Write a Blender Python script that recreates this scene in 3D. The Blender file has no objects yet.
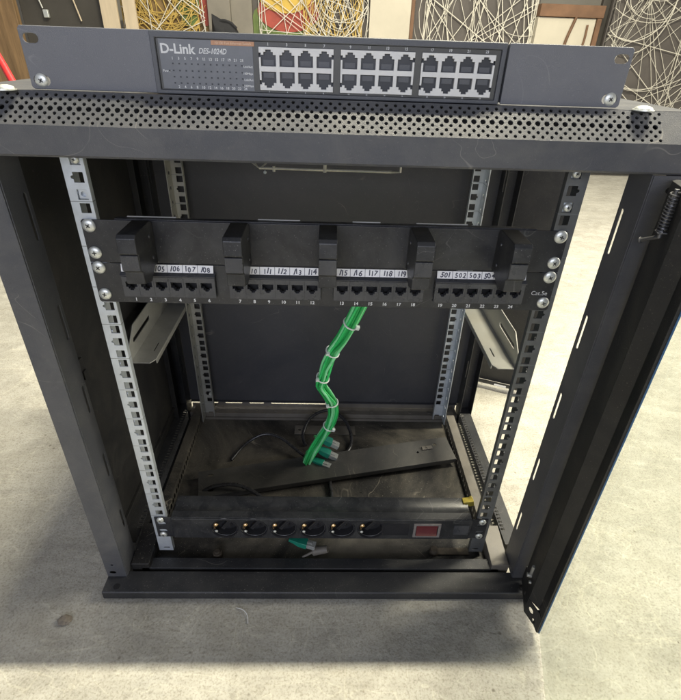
import bpy, bmesh, math, random
from mathutils import Vector, Matrix
from mathutils.geometry import delaunay_2d_cdt
random.seed(7)
S = 0.001                       # everything below is written in millimetres
U = 44.45
PI = math.pi
scene = bpy.context.scene
col = scene.collection

# ------------------------------------------------------------------ helpers
class MB:
    """collects shapes in millimetres and links them as ONE mesh object"""
    def __init__(self, T=None):
        self.v = []; self.f = []; self.T = T
    def add(self, vs, fs):
        n = len(self.v)
        self.v += [Vector(a) for a in vs]
        self.f += [tuple(i + n for i in f) for f in fs]
        return self
    def box(self, x0, x1, y0, y1, z0, z1):
        vs = [(x, y, z) for z in (z0, z1) for y in (y0, y1) for x in (x0, x1)]
        return self.add(vs, [(0,2,3,1),(4,5,7,6),(0,1,5,4),(2,6,7,3),(0,4,6,2),(1,3,7,5)])
    def obox(self, c, ax, ay, az, hx, hy, hz):
        c = Vector(c); vs = []
        for k in (-1, 1):
            for j in (-1, 1):
                for i in (-1, 1):
                    vs.append(c + ax*hx*i + ay*hy*j + az*hz*k)
        return self.add(vs, [(0,2,3,1),(4,5,7,6),(0,1,5,4),(2,6,7,3),(0,4,6,2),(1,3,7,5)])
    def prism(self, prof, d):
        """closed 3D profile swept by vector d"""
        n = len(prof); d = Vector(d)
        vs = [Vector(q) for q in prof] + [Vector(q) + d for q in prof]
        fs = [tuple(range(n))[::-1], tuple(range(n, 2*n))]
        fs += [(i, (i+1) % n, n + (i+1) % n, n + i) for i in range(n)]
        return self.add(vs, fs)
    def sheet(self, line, t, d):
        """open polyline of 3D points given thickness t, swept along d"""
        d = Vector(d); L = [Vector(q) for q in line]; dn = d.normalized(); off = []
        for i, q in enumerate(L):
            ns = []
            if i > 0: ns.append((L[i]-L[i-1]).normalized().cross(dn))
            if i < len(L)-1: ns.append((L[i+1]-L[i]).normalized().cross(dn))
            nn = sum(ns, Vector()); nn.normalize()
            k = 1/max(.4, nn.dot(ns[0]))
            off.append(q + nn*t*k)
        return self.prism(L + off[::-1], d)
    def cyl(self, p0, p1, r0, r1=None, n=16):
        p0, p1 = Vector(p0), Vector(p1); r1 = r0 if r1 is None else r1
        a = (p1-p0).normalized(); u = a.orthogonal().normalized(); w = a.cross(u)
        vs = []
        for p, r in ((p0, r0), (p1, r1)):
            vs += [p + (u*math.cos(2*PI*i/n) + w*math.sin(2*PI*i/n))*r for i in range(n)]
        fs = [tuple(range(n))[::-1], tuple(range(n, 2*n))] + [(i, (i+1) % n, n+(i+1) % n, n+i) for i in range(n)]
        return self.add(vs, fs)
    def lathe(self, c, axis, prof, n=20, caps=True):
        """prof: list of (distance along axis, radius)"""
        c = Vector(c); a = Vector(axis).normalized(); u = a.orthogonal().normalized(); w = a.cross(u)
        vs = []; fs = []
        for (h, r) in prof:
            vs += [c + a*h + (u*math.cos(2*PI*i/n) + w*math.sin(2*PI*i/n))*max(r, .01) for i in range(n)]
        for k in range(len(prof)-1):
            fs += [(k*n+i, k*n+(i+1) % n, (k+1)*n+(i+1) % n, (k+1)*n+i) for i in range(n)]
        if caps: fs += [tuple(range(n))[::-1], tuple(range((len(prof)-1)*n, len(prof)*n))]
        return self.add(vs, fs)
    def tube(self, pts, r, n=8):
        P = [Vector(q) for q in pts]; vs = []; fs = []
        t0 = (P[1]-P[0]).normalized(); u = t0.orthogonal().normalized()
        for i, q in enumerate(P):
            t = (P[min(i+1, len(P)-1)] - P[max(i-1, 0)]).normalized()
            u = (u - t*u.dot(t)).normalized(); w = t.cross(u)
            vs += [q + (u*math.cos(2*PI*k/n) + w*math.sin(2*PI*k/n))*r for k in range(n)]
        for i in range(len(P)-1):
            fs += [(i*n+k, i*n+(k+1) % n, (i+1)*n+(k+1) % n, (i+1)*n+k) for k in range(n)]
        fs += [tuple(range(n))[::-1], tuple(range((len(P)-1)*n, len(P)*n))]
        return self.add(vs, fs)
    def plate(self, outline, holes, t, O, A, B):
        """flat plate: 2D outline with holes in the plane O + a*A + b*B, thickness t along A x B"""
        O, A, B = Vector(O), Vector(A), Vector(B); N = A.cross(B).normalized()
        pts = [Vector(q) for q in outline]; edges = [(i, (i+1) % len(pts)) for i in range(len(pts))]
        boxes = []
        for h in holes:
            n = len(pts); pts += [Vector(q) for q in h]
            edges += [(n+i, n+(i+1) % len(h)) for i in range(len(h))]
            xs = [q[0] for q in h]; ys = [q[1] for q in h]
            boxes.append((min(xs), max(xs), min(ys), max(ys), h))
        vo, eo, fo, _, _, _ = delaunay_2d_cdt(pts, edges, [], 0, 1e-5)
        def inside(x, y, poly):
            r = False; j = len(poly)-1
            for i in range(len(poly)):
                xi, yi = poly[i][0], poly[i][1]; xj, yj = poly[j][0], poly[j][1]
                if (yi > y) != (yj > y) and x < (xj-xi)*(y-yi)/(yj-yi)+xi: r = not r
                j = i
            return r
        keep = []
        for f in fo:
            x = sum(vo[i][0] for i in f)/len(f); y = sum(vo[i][1] for i in f)/len(f)
            if not inside(x, y, outline): continue
            if any(b[0] <= x <= b[1] and b[2] <= y <= b[3] and inside(x, y, b[4]) for b in boxes): continue
            a = sum(vo[f[i]][0]*vo[f[(i+1) % len(f)]][1]-vo[f[(i+1) % len(f)]][0]*vo[f[i]][1] for i in range(len(f)))
            keep.append(tuple(f) if a > 0 else tuple(f)[::-1])
        n = len(vo)
        vs = [O + A*q[0] + B*q[1] + N*t for q in vo] + [O + A*q[0] + B*q[1] for q in vo]
        fs = list(keep) + [tuple(i+n for i in f)[::-1] for f in keep]
        cnt = {}
        for f in keep:
            for i in range(len(f)):
                e = (f[i], f[(i+1) % len(f)]); cnt[e] = 1
        for (a, b) in cnt:
            if (b, a) not in cnt: fs.append((b, a, a+n, b+n))
        return self.add(vs, fs)
    def text(self, s, O, size, A, B, t=.15, shear=0, bold=0, align='CENTER', sx=1):
        """raised lettering: height size along B, running along A"""
        c = bpy.data.curves.new('lettering', 'FONT'); c.body = s; c.size = 1; c.align_x = align
        c.shear = shear; c.offset = bold; c.resolution_u = 3
        o = bpy.data.objects.new('lettering', c); col.objects.link(o)
        dg = bpy.context.evaluated_depsgraph_get(); me = o.evaluated_get(dg).to_mesh()
        A, B = Vector(A), Vector(B); N = A.cross(B); O = Vector(O); k = size/.7
        if len(me.vertices):
            vs = [O + A*(v.co.x*k*sx) + B*(v.co.y*k) + N*t for v in me.vertices]
            self.add(vs, [tuple(p.vertices) for p in me.polygons])
        o.evaluated_get(dg).to_mesh_clear()
        bpy.data.objects.remove(o); bpy.data.curves.remove(c)
        return self
    def build(self, name, mat, parent=None, bevel=0, smooth=False, seg=2):
        me = bpy.data.meshes.new(name)
        org = Vector((0, 0, 0)); q = parent
        while q: org += Vector(q.location); q = q.parent
        T = self.T
        me.from_pydata([((T @ v) if T else v)*S - org for v in self.v], [], self.f)
        me.materials.append(mat)
        bm = bmesh.new(); bm.from_mesh(me)
        if self.f and not name.startswith('lettering'): bmesh.ops.recalc_face_normals(bm, faces=bm.faces)
        bm.to_mesh(me); bm.free()
        if smooth or bevel:
            me.polygons.foreach_set('use_smooth', [True]*len(me.polygons))
            me.set_sharp_from_angle(angle=math.radians(38))
        o = bpy.data.objects.new(name, me); col.objects.link(o)
        if parent: o.parent = parent
        if bevel:
            m = o.modifiers.new('Bevel', 'BEVEL'); m.width = bevel*S; m.segments = seg
            m.limit_method = 'ANGLE'; m.angle_limit = math.radians(35); m.harden_normals = True
        return o

def tag(o, label=None, cat=None, group=None, kind=None):
    for k, v in (('label', label), ('category', cat), ('group', group), ('kind', kind)):
        if v: o[k] = v
    return o
def thing(name, loc, label, cat, group=None):
    o = bpy.data.objects.new(name, None); col.objects.link(o); o.empty_display_size = .02
    o.location = Vector(loc)*S
    return tag(o, label, cat, group)
def circle(x, y, r, n=12, ph=0):
    return [(x + r*math.cos(2*PI*i/n+ph), y + r*math.sin(2*PI*i/n+ph)) for i in range(n)]
def rect(x0, x1, y0, y1): return [(x0, y0), (x1, y0), (x1, y1), (x0, y1)]
def slot(x0, x1, y0, y1, n=5):
    """rounded slot"""
    out = []
    if (x1-x0) >= (y1-y0):
        r = (y1-y0)/2; cy = (y0+y1)/2
        out += [(x1-r + r*math.cos(a), cy + r*math.sin(a)) for a in [-PI/2 + PI*i/n for i in range(n+1)]]
        out += [(x0+r + r*math.cos(a), cy + r*math.sin(a)) for a in [PI/2 + PI*i/n for i in range(n+1)]]
    else:
        r = (x1-x0)/2; cx = (x0+x1)/2
        out += [(cx + r*math.cos(a), y1-r + r*math.sin(a)) for a in [PI*i/n for i in range(n+1)]]
        out += [(cx + r*math.cos(a), y0+r + r*math.sin(a)) for a in [PI + PI*i/n for i in range(n+1)]]
    return out
def smooth_path(P, k=8):
    P = [Vector(q) for q in P]; out = []
    for i in range(len(P)-1):
        a, b, c, d = P[max(i-1, 0)], P[i], P[i+1], P[min(i+2, len(P)-1)]
        for j in range(k):
            t = j/k
            out.append(.5*((2*b) + (c-a)*t + (2*a-5*b+4*c-d)*t*t + (3*b-a-3*c+d)*t**3))
    return out + [P[-1]]
X, Y, Z = Vector((1,0,0)), Vector((0,1,0)), Vector((0,0,1))

# ------------------------------------------------------------------ materials
def mat(name, base, rough=.5, metal=0, spec=.5, noise=0, nscale=40, bump=0, bscale=900, rvar=0,
        dust=0, dustcol=(.2,.18,.15), dscale=9, speck=0, scuff=0, coat=0, trans=0, stretch=None):
    m = bpy.data.materials.new(name); m.use_nodes = True; nt = m.node_tree; N = nt.nodes; L = nt.links
    b = N['Principled BSDF']
    b.inputs['Base Color'].default_value = (*base, 1); b.inputs['Roughness'].default_value = rough
    b.inputs['Metallic'].default_value = metal; b.inputs['Specular IOR Level'].default_value = spec
    b.inputs['Coat Weight'].default_value = coat; b.inputs['Transmission Weight'].default_value = trans
    tc = N.new('ShaderNodeTexCoord'); src = tc.outputs['Object']
    if stretch:
        mp = N.new('ShaderNodeMapping'); mp.inputs['Scale'].default_value = stretch; L.new(src, mp.inputs[0]); src = mp.outputs[0]
    cur = None
    if noise or rvar:
        n = N.new('ShaderNodeTexNoise'); n.inputs['Scale'].default_value = nscale; n.inputs['Detail'].default_value = 6
        n.inputs['Roughness'].default_value = .65; L.new(src, n.inputs['Vector'])
        if noise:
            r = N.new('ShaderNodeValToRGB'); L.new(n.outputs['Fac'], r.inputs[0])
            r.color_ramp.elements[0].position = .3; r.color_ramp.elements[1].position = .7
            r.color_ramp.elements[0].color = tuple(c*(1-noise) for c in base) + (1,)
            r.color_ramp.elements[1].color = tuple(min(1, c*(1+noise)) for c in base) + (1,)
            cur = r.outputs[0]
        if rvar:
            mr = N.new('ShaderNodeMapRange'); L.new(n.outputs['Fac'], mr.inputs[0])
            mr.inputs[1].default_value = .3; mr.inputs[2].default_value = .7
            mr.inputs[3].default_value = rough-rvar; mr.inputs[4].default_value = rough+rvar
            L.new(mr.outputs[0], b.inputs['Roughness'])
    if dust:
        n2 = N.new('ShaderNodeTexNoise'); n2.inputs['Scale'].default_value = dscale; n2.inputs['Detail'].default_value = 9
        n2.inputs['Roughness'].default_value = .7; n2.inputs['Distortion'].default_value = .6; L.new(src, n2.inputs['Vector'])
        mr = N.new('ShaderNodeMapRange'); L.new(n2.outputs['Fac'], mr.inputs[0])
        mr.inputs[1].default_value = .42; mr.inputs[2].default_value = .72; mr.inputs[4].default_value = dust
        mx = N.new('ShaderNodeMix'); mx.data_type = 'RGBA'; L.new(mr.outputs[0], mx.inputs[0])
        if cur: L.new(cur, mx.inputs[6])
        else: mx.inputs[6].default_value = (*base, 1)
        mx.inputs[7].default_value = (*dustcol, 1); cur = mx.outputs[2]
    def overlay(fac, c):
        nonlocal cur
        mx = N.new('ShaderNodeMix'); mx.data_type = 'RGBA'; L.new(fac, mx.inputs[0])
        if cur: L.new(cur, mx.inputs[6])
        else: mx.inputs[6].default_value = (*base, 1)
        mx.inputs[7].default_value = (*c, 1); cur = mx.outputs[2]
    if speck:      # grains of dust
        n4 = N.new('ShaderNodeTexNoise'); n4.inputs['Scale'].default_value = 620; n4.inputs['Detail'].default_value = 2; L.new(src, n4.inputs['Vector'])
        mr = N.new('ShaderNodeMapRange'); L.new(n4.outputs['Fac'], mr.inputs[0]); mr.inputs[1].default_value = .66; mr.inputs[2].default_value = .76; mr.inputs[4].default_value = speck
        overlay(mr.outputs[0], tuple(min(1, c*1.5) for c in dustcol))
    if scuff:      # thin wandering scratches, broken up by a second noise
        n5 = N.new('ShaderNodeTexNoise'); n5.inputs['Scale'].default_value = 7; n5.inputs['Detail'].default_value = 1.5; n5.inputs['Distortion'].default_value = 2.2; L.new(src, n5.inputs['Vector'])
        a = N.new('ShaderNodeMath'); a.operation = 'SUBTRACT'; a.inputs[1].default_value = .5; L.new(n5.outputs['Fac'], a.inputs[0])
        a2 = N.new('ShaderNodeMath'); a2.operation = 'ABSOLUTE'; L.new(a.outputs[0], a2.inputs[0])
        mr = N.new('ShaderNodeMapRange'); L.new(a2.outputs[0], mr.inputs[0]); mr.inputs[1].default_value = .0; mr.inputs[2].default_value = .0045; mr.inputs[3].default_value = 1; mr.inputs[4].default_value = 0
        n6 = N.new('ShaderNodeTexNoise'); n6.inputs['Scale'].default_value = 16; n6.inputs['Detail'].default_value = 4; L.new(src, n6.inputs['Vector'])
        m6 = N.new('ShaderNodeMapRange'); L.new(n6.outputs['Fac'], m6.inputs[0]); m6.inputs[1].default_value = .55; m6.inputs[2].default_value = .65; m6.inputs[4].default_value = scuff
        mm = N.new('ShaderNodeMath'); mm.operation = 'MULTIPLY'; L.new(mr.outputs[0], mm.inputs[0]); L.new(m6.outputs[0], mm.inputs[1])
        overlay(mm.outputs[0], tuple(min(1, c*1.3) for c in dustcol))
    if cur: L.new(cur, b.inputs['Base Color'])
    if bump:
        n3 = N.new('ShaderNodeTexNoise'); n3.inputs['Scale'].default_value = bscale; n3.inputs['Detail'].default_value = 3
        L.new(src, n3.inputs['Vector'])
        bp = N.new('ShaderNodeBump'); bp.inputs['Strength'].default_value = bump; bp.inputs['Distance'].default_value = .0006
        L.new(n3.outputs['Fac'], bp.inputs['Height']); L.new(bp.outputs[0], b.inputs['Normal'])
    return m

M = {}
M['paint']   = mat('black_powder_coat', (.024,.025,.028), .38, noise=.12, nscale=14, rvar=.07, bump=.6, bscale=1400, dust=.14, dustcol=(.20,.19,.17), dscale=14, speck=.5, scuff=.6)
M['frame']   = mat('grey_black_powder_coat', (.074,.077,.087), .42, noise=.08, nscale=20, rvar=.05, bump=.4, bscale=1300, dust=.28, dustcol=(.22,.21,.19), dscale=16, speck=.25, scuff=.6)
M['inner']   = mat('black_inner_paint', (.017,.017,.018), .5, noise=.2, nscale=9, rvar=.08, bump=.3, bscale=1400, dust=.22, dustcol=(.13,.12,.10), dscale=10, speck=.4, scuff=.5)
M['back']    = mat('back_panel_paint', (.046,.047,.053), .46, noise=.1, nscale=6, rvar=.06, bump=.3, bscale=1400, dust=.25, dustcol=(.12,.11,.10), dscale=6, speck=.4, scuff=.7)
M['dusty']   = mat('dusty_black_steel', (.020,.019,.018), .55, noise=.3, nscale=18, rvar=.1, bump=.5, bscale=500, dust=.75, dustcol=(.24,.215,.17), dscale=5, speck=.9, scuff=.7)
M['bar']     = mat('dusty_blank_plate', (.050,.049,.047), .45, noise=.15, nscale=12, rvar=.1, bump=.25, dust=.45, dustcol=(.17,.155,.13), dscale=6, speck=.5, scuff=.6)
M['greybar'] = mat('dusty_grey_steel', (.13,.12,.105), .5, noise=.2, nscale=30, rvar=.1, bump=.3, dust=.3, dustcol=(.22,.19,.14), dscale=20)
M['zinc']    = mat('zinc_plated_steel', (.66,.71,.76), .38, metal=.45, noise=.12, nscale=35, rvar=.08, bump=.12, bscale=300, dust=.25, dustcol=(.42,.42,.40), dscale=30, scuff=.4)
M['zincd']   = mat('dull_zinc_steel', (.46,.46,.43), .45, metal=.55, noise=.15, nscale=25, rvar=.1, bump=.12, bscale=300, dust=.35, dustcol=(.30,.28,.24), dscale=18)
M['screw']   = mat('nickel_screw', (.74,.76,.72), .40, metal=.65, noise=.15, nscale=300, rvar=.1)
M['recess']  = mat('screw_recess', (.09,.09,.085), .5, metal=.4, noise=.2, nscale=200)
M['darkst']  = mat('dark_spring_steel', (.16,.16,.165), .4, metal=.7, noise=.2, nscale=100)
M['rod']     = mat('pale_wire', (.86,.83,.68), .3, metal=.6, noise=.15, nscale=80)
M['panel']   = mat('panel_paint', (.020,.021,.025), .34, noise=.12, nscale=25, rvar=.07, bump=.25, bscale=1600, dust=.2, dustcol=(.16,.16,.15), dscale=25, speck=.45, scuff=.4)
M['plastic'] = mat('black_plastic', (.020,.021,.024), .38, noise=.1, nscale=40, rvar=.06, bump=.2, bscale=900, dust=.2, dustcol=(.2,.2,.19), dscale=30, speck=.45, scuff=.3)
M['plasticg']= mat('grey_black_plastic', (.055,.057,.064), .30, noise=.12, nscale=50, rvar=.08, bump=.25, bscale=900, dust=.2, dustcol=(.22,.22,.21), dscale=40)
M['socketin']= mat('glossy_black_plastic', (.028,.028,.03), .16, noise=.1, nscale=60, rvar=.05)
M['hole']    = mat('jack_interior', (.010,.010,.011), .5, noise=.1, nscale=80)
M['pin']     = mat('jack_contacts', (.22,.22,.21), .35, metal=.9, noise=.1, nscale=200)
M['white']   = mat('white_ink', (.72,.73,.74), .5, noise=.06, nscale=400)
M['paper']   = mat('white_label_paper', (.88,.88,.89), .6, noise=.05, nscale=120)
M['ink']     = mat('pen_ink', (.05,.05,.08), .5, noise=.1, nscale=300)
M['ear']     = mat('switch_ear_paint', (.165,.170,.188), .42, noise=.05, nscale=30, rvar=.05, bump=.4, bscale=1500, speck=.25, scuff=.3, dust=.15, dustcol=(.26,.26,.26))
M['bezel']   = mat('switch_bezel', (.095,.100,.112), .42, noise=.06, nscale=60, rvar=.06, bump=.25, bscale=1500)
M['face']    = mat('switch_face', (.085,.085,.080), .4, noise=.06, nscale=60, bump=.1)
M['facel']   = mat('switch_label_area', (.17,.18,.20), .35, noise=.08, nscale=90, bump=.1)
M['jackw']   = mat('pale_jack_frame', (.74,.74,.73), .4, noise=.04, nscale=90)
M['jackg']   = mat('dark_jack_liner', (.040,.043,.050), .35, noise=.1, nscale=150)
M['orange']  = mat('orange_label', (.52,.27,.15), .45, noise=.06, nscale=200)
M['orangei'] = mat('orange_label_ink', (.75,.55,.38), .45, noise=.05, nscale=200)
M['green']   = mat('green_cable_jacket', (.045,.58,.15), .34, noise=.12, nscale=60, rvar=.05)
M['greenl']  = mat('pale_green_cable_jacket', (.26,.80,.38), .34, noise=.12, nscale=60, rvar=.05)
M['greend']  = mat('deep_green_cable_jacket', (.025,.38,.09), .4, noise=.12, nscale=60, rvar=.05)
M['tie']     = mat('nylon_tie', (.72,.76,.70), .35, noise=.05, nscale=200)
M['teal']    = mat('teal_boot', (.012,.19,.13), .38, noise=.12, nscale=120)
M['clear']   = mat('clear_plug', (.42,.43,.41), .18, spec=.7, noise=.15, nscale=250, trans=.35)
M['cord']    = mat('black_cord', (.03,.03,.032), .28, noise=.15, nscale=90, rvar=.06)
M['brass']   = mat('brass_contact', (.90,.62,.34), .22, metal=1, noise=.08, nscale=200)
M['red']     = mat('red_rocker', (.13,.028,.032), .25, noise=.1, nscale=120, coat=.4)
M['clearcover'] = mat('clear_switch_cover', (.20,.185,.18), .2, noise=.12, nscale=200)
M['yellow']  = mat('yellow_tag', (.28,.22,.03), .5, noise=.3, nscale=150)
M['rust']    = mat('rusty_bolt', (.06,.048,.033), .7, noise=.4, nscale=150)
M['blue']    = mat('blue_edge_film', (.04,.12,.26), .3, noise=.05, nscale=60)
M['stone']   = mat('concrete_crumb', (.22,.19,.15), .9, noise=.4, nscale=80, bump=.6, bscale=300)
# zinc rails carry a thin scored line at every rack unit
def rail_mat(base_m, name, z0):
    m = base_m.copy(); m.name = name; nt = m.node_tree; N = nt.nodes; L = nt.links; b = N['Principled BSDF']
    tc = N.new('ShaderNodeTexCoord'); sp = N.new('ShaderNodeSeparateXYZ'); L.new(tc.outputs['Object'], sp.inputs[0])
    a = N.new('ShaderNodeMath'); a.operation = 'ADD'; a.inputs[1].default_value = z0*S + .5*.0006; L.new(sp.outputs[2], a.inputs[0])
    d = N.new('ShaderNodeMath'); d.operation = 'DIVIDE'; d.inputs[1].default_value = U*S; L.new(a.outputs[0], d.inputs[0])
    f = N.new('ShaderNodeMath'); f.operation = 'FRACT'; L.new(d.outputs[0], f.inputs[0])
    l = N.new('ShaderNodeMath'); l.operation = 'LESS_THAN'; l.inputs[1].default_value = .016; L.new(f.outputs[0], l.inputs[0])
    mx = N.new('ShaderNodeMix'); mx.data_type = 'RGBA'; L.new(l.outputs[0], mx.inputs[0])
    src = b.inputs['Base Color'].links[0].from_socket; L.new(src, mx.inputs[6]); mx.inputs[7].default_value = (.25,.27,.28,1)
    L.new(mx.outputs[2], b.inputs['Base Color']); return m

def concrete():
    m = bpy.data.materials.new('screed_floor'); m.use_nodes = True; nt = m.node_tree; N = nt.nodes; L = nt.links
    b = N['Principled BSDF']; b.inputs['Specular IOR Level'].default_value = .35
    tc = N.new('ShaderNodeTexCoord')
    def noise(sc, det=6, ro=.6, stretch=(1,1,1), dist=0, rot=0):
        mp = N.new('ShaderNodeMapping'); mp.inputs['Scale'].default_value = stretch; mp.inputs['Rotation'].default_value = (0,0,rot)
        L.new(tc.outputs['Object'], mp.inputs[0])
        n = N.new('ShaderNodeTexNoise'); n.inputs['Scale'].default_value = sc; n.inputs['Detail'].default_value = det
        n.inputs['Roughness'].default_value = ro; n.inputs['Distortion'].default_value = dist; L.new(mp.outputs[0], n.inputs['Vector'])
        return n.outputs['Fac']
    def ramp(v, p0, c0, p1, c1):
        r = N.new('ShaderNodeValToRGB'); L.new(v, r.inputs[0]); e = r.color_ramp.elements
        e[0].position = p0; e[0].color = (*c0, 1); e[1].position = p1; e[1].color = (*c1, 1); return r.outputs[0]
    def mix(a, c, f=1, mode='MULTIPLY'):
        x = N.new('ShaderNodeMix'); x.data_type = 'RGBA'; x.blend_type = mode; x.inputs[0].default_value = f
        L.new(a, x.inputs[6]); L.new(c, x.inputs[7]); return x.outputs[2]
    base = ramp(noise(3.5, 8, .65, dist=.4), .3, (.40,.388,.345), .7, (.50,.484,.43))
    base = mix(base, ramp(noise(26, 8, .7), .35, (.86,.85,.83), .65, (1.0,1.0,1.0)))
    base = mix(base, ramp(noise(11, 5, .6, stretch=(1,2.6,1), dist=.8, rot=.25), .38, (.88,.88,.88), .56, (1,1,1)))
    base = mix(base, ramp(noise(330, 3, .7), .30, (.66,.64,.60), .52, (1,1,1)))
    # sparse dark pits and pale flecks
    vor = N.new('ShaderNodeTexVoronoi'); vor.inputs['Scale'].default_value = 26; L.new(tc.outputs['Object'], vor.inputs['Vector'])
    base = mix(base, ramp(vor.outputs['Distance'], .035, (.45,.42,.38), .075, (1,1,1)), .8)
    base = mix(base, ramp(noise(7, 10, .75, dist=1.2), .40, (.74,.73,.71), .50, (1,1,1)), .35)
    base = mix(base, ramp(noise(90, 6, .8), .34, (.74,.73,.71), .48, (1,1,1)), .5)
    # trowel scratches: thin bright wandering lines
    def scratches(sc, rot, st):
        n = noise(sc, 2, .5, stretch=st, dist=1.6, rot=rot)
        s1 = N.new('ShaderNodeMath'); s1.operation = 'SUBTRACT'; s1.inputs[1].default_value = .5; L.new(n, s1.inputs[0])
        s2 = N.new('ShaderNodeMath'); s2.operation = 'ABSOLUTE'; L.new(s1.outputs[0], s2.inputs[0]); return s2.outputs[0]
    sc1 = scratches(4.5, .6, (1,3,1)); sc2 = scratches(3.2, -.5, (3,1,1))
    base = mix(base, ramp(sc1, .0, (1.18,1.18,1.16), .010, (1,1,1)))
    base = mix(base, ramp(sc2, .0, (1.16,1.16,1.14), .008, (1,1,1)))
    L.new(base, b.inputs['Base Color'])
    rr = N.new('ShaderNodeMapRange'); L.new(noise(18, 5), rr.inputs[0]); rr.inputs[1].default_value = .3; rr.inputs[2].default_value = .7
    rr.inputs[3].default_value = .55; rr.inputs[4].default_value = .85; L.new(rr.outputs[0], b.inputs['Roughness'])
    def bump(h, dist, st, prev=None):
        bp = N.new('ShaderNodeBump'); bp.inputs['Strength'].default_value = st; bp.inputs['Distance'].default_value = dist
        L.new(h, bp.inputs['Height'])
        if prev: L.new(prev, bp.inputs['Normal'])
        return bp.outputs[0]
    n = bump(noise(38, 8, .65, stretch=(1,1.5,1), dist=.3), .0035, .6)
    n = bump(noise(240, 4, .7), .0012, .7, n)
    L.new(n, b.inputs['Normal'])
    return m
M['floor'] = concrete()

def glass():
    m = bpy.data.materials.new('tempered_glass'); m.use_nodes = True; nt = m.node_tree; N = nt.nodes; L = nt.links
    for n in list(N): N.remove(n)
    out = N.new('ShaderNodeOutputMaterial'); tr = N.new('ShaderNodeBsdfTransparent'); gl = N.new('ShaderNodeBsdfGlossy')
    tc = N.new('ShaderNodeTexCoord'); nz = N.new('ShaderNodeTexNoise'); nz.inputs['Scale'].default_value = 5; nz.inputs['Detail'].default_value = 5
    L.new(tc.outputs['Object'], nz.inputs['Vector'])
    r = N.new('ShaderNodeValToRGB'); L.new(nz.outputs['Fac'], r.inputs[0])
    r.color_ramp.elements[0].color = (.93,.95,.925,1); r.color_ramp.elements[1].color = (.95,.965,.94,1)
    L.new(r.outputs[0], tr.inputs[0]); gl.inputs['Roughness'].default_value = .05; gl.inputs['Color'].default_value = (.95,.97,.95,1)
    fc = N.new('ShaderNodeLayerWeight'); fc.inputs['Blend'].default_value = .5
    pw = N.new('ShaderNodeMath'); pw.operation = 'POWER'; pw.inputs[1].default_value = 5; L.new(fc.outputs['Facing'], pw.inputs[0])
    lw = N.new('ShaderNodeMath'); lw.operation = 'MULTIPLY_ADD'; lw.inputs[1].default_value = .5; lw.inputs[2].default_value = .03; L.new(pw.outputs[0], lw.inputs[0])
    df = N.new('ShaderNodeBsdfDiffuse'); df.inputs['Color'].default_value = (.62,.62,.52,1)
    m0 = N.new('ShaderNodeMixShader'); m0.inputs[0].default_value = .05; L.new(tr.outputs[0], m0.inputs[1]); L.new(df.outputs[0], m0.inputs[2])
    mx = N.new('ShaderNodeMixShader'); L.new(lw.outputs[0], mx.inputs[0]); L.new(m0.outputs[0], mx.inputs[1]); L.new(gl.outputs[0], mx.inputs[2])
    L.new(mx.outputs[0], out.inputs[0]); return m
M['glass'] = glass()

# ------------------------------------------------------------------ levels
ZG = -46        # ground
ZF = -41        # cabinet floor plate
ZT = 584.5      # cabinet top
HW = 305        # half width
YF = -45        # front plane of the posts
YB = 345        # back panel
def hz(k, h): return 22.225 + U*k + 15.875*h

# ------------------------------------------------------------------ ground
MB().add([(-9000,-6000,ZG),(9000,-6000,ZG),(9000,9000,ZG),(-9000,9000,ZG)], [(0,1,2,3)]).build('floor', M['floor'])
tag(bpy.data.objects['floor'], kind='structure')

# ------------------------------------------------------------------ the cabinet
cab = thing('rack_cabinet', (0, 150, ZG), 'open black steel rack cabinet with empty middle, standing on the concrete floor', 'rack cabinet')

# base bar lying in front under the posts
b = MB()
b.prism([(-HW,-69,ZG+.5),(-HW,-69,-32.5),(-HW,-67.5,-31),(-HW,-36,-31),(-HW,-36,-41),(-HW,-33,-41),(-HW,-33,ZG+.5)], (2*HW,0,0))
b.build('base_bar', M['paint'], cab, bevel=.8)
for s in (-1, 1):
    MB().cyl((s*287,-60,-31.2),(s*287,-60,-30.4),4.2,n=18).build('bolt_hole_shade', M['hole'], cab)  # black disc paints the dark inside of a small hole
b = MB(); b.sheet([(-262,-31,-42),(-262,-31,-31),(-262,-14,-31),(-262,-14,-41.5)], 1.5, (524,0,0))
b.build('front_sill', M['paint'], cab, bevel=.5)
# floor plate
b = MB()
fh = [circle(-170,-2,7,16), circle(190,10,8,16)]
b.plate(rect(-278,278,-12.4,326), [], 1.5, (0,0,ZF-1.5), X, Y)
b.build('floor_plate', M['dusty'], cab)
b = MB(); b.plate(rect(-60,62,272,298), [circle(-50,285,3)], 1.2, (0,0,ZF+.4), X, Y); b.build('cover_strip', M['greybar'], cab, bevel=.3)
b = MB(); b.cyl((-158,-4,ZF),(-158,-4,ZF+10),8,6.5,18).cyl((-158,-4,ZF+10),(-158,-4,ZF+13),4.5,4,12)
b.build('levelling_bolt', M['rust'], cab, bevel=.5)
b = MB(); b.cyl((172,4,ZF),(172,4,ZF+9),7.5,6,18).box(178,226,-1,11,ZF,ZF+2.4)
b.build('levelling_bolt', M['rust'], cab, bevel=.5)

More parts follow.
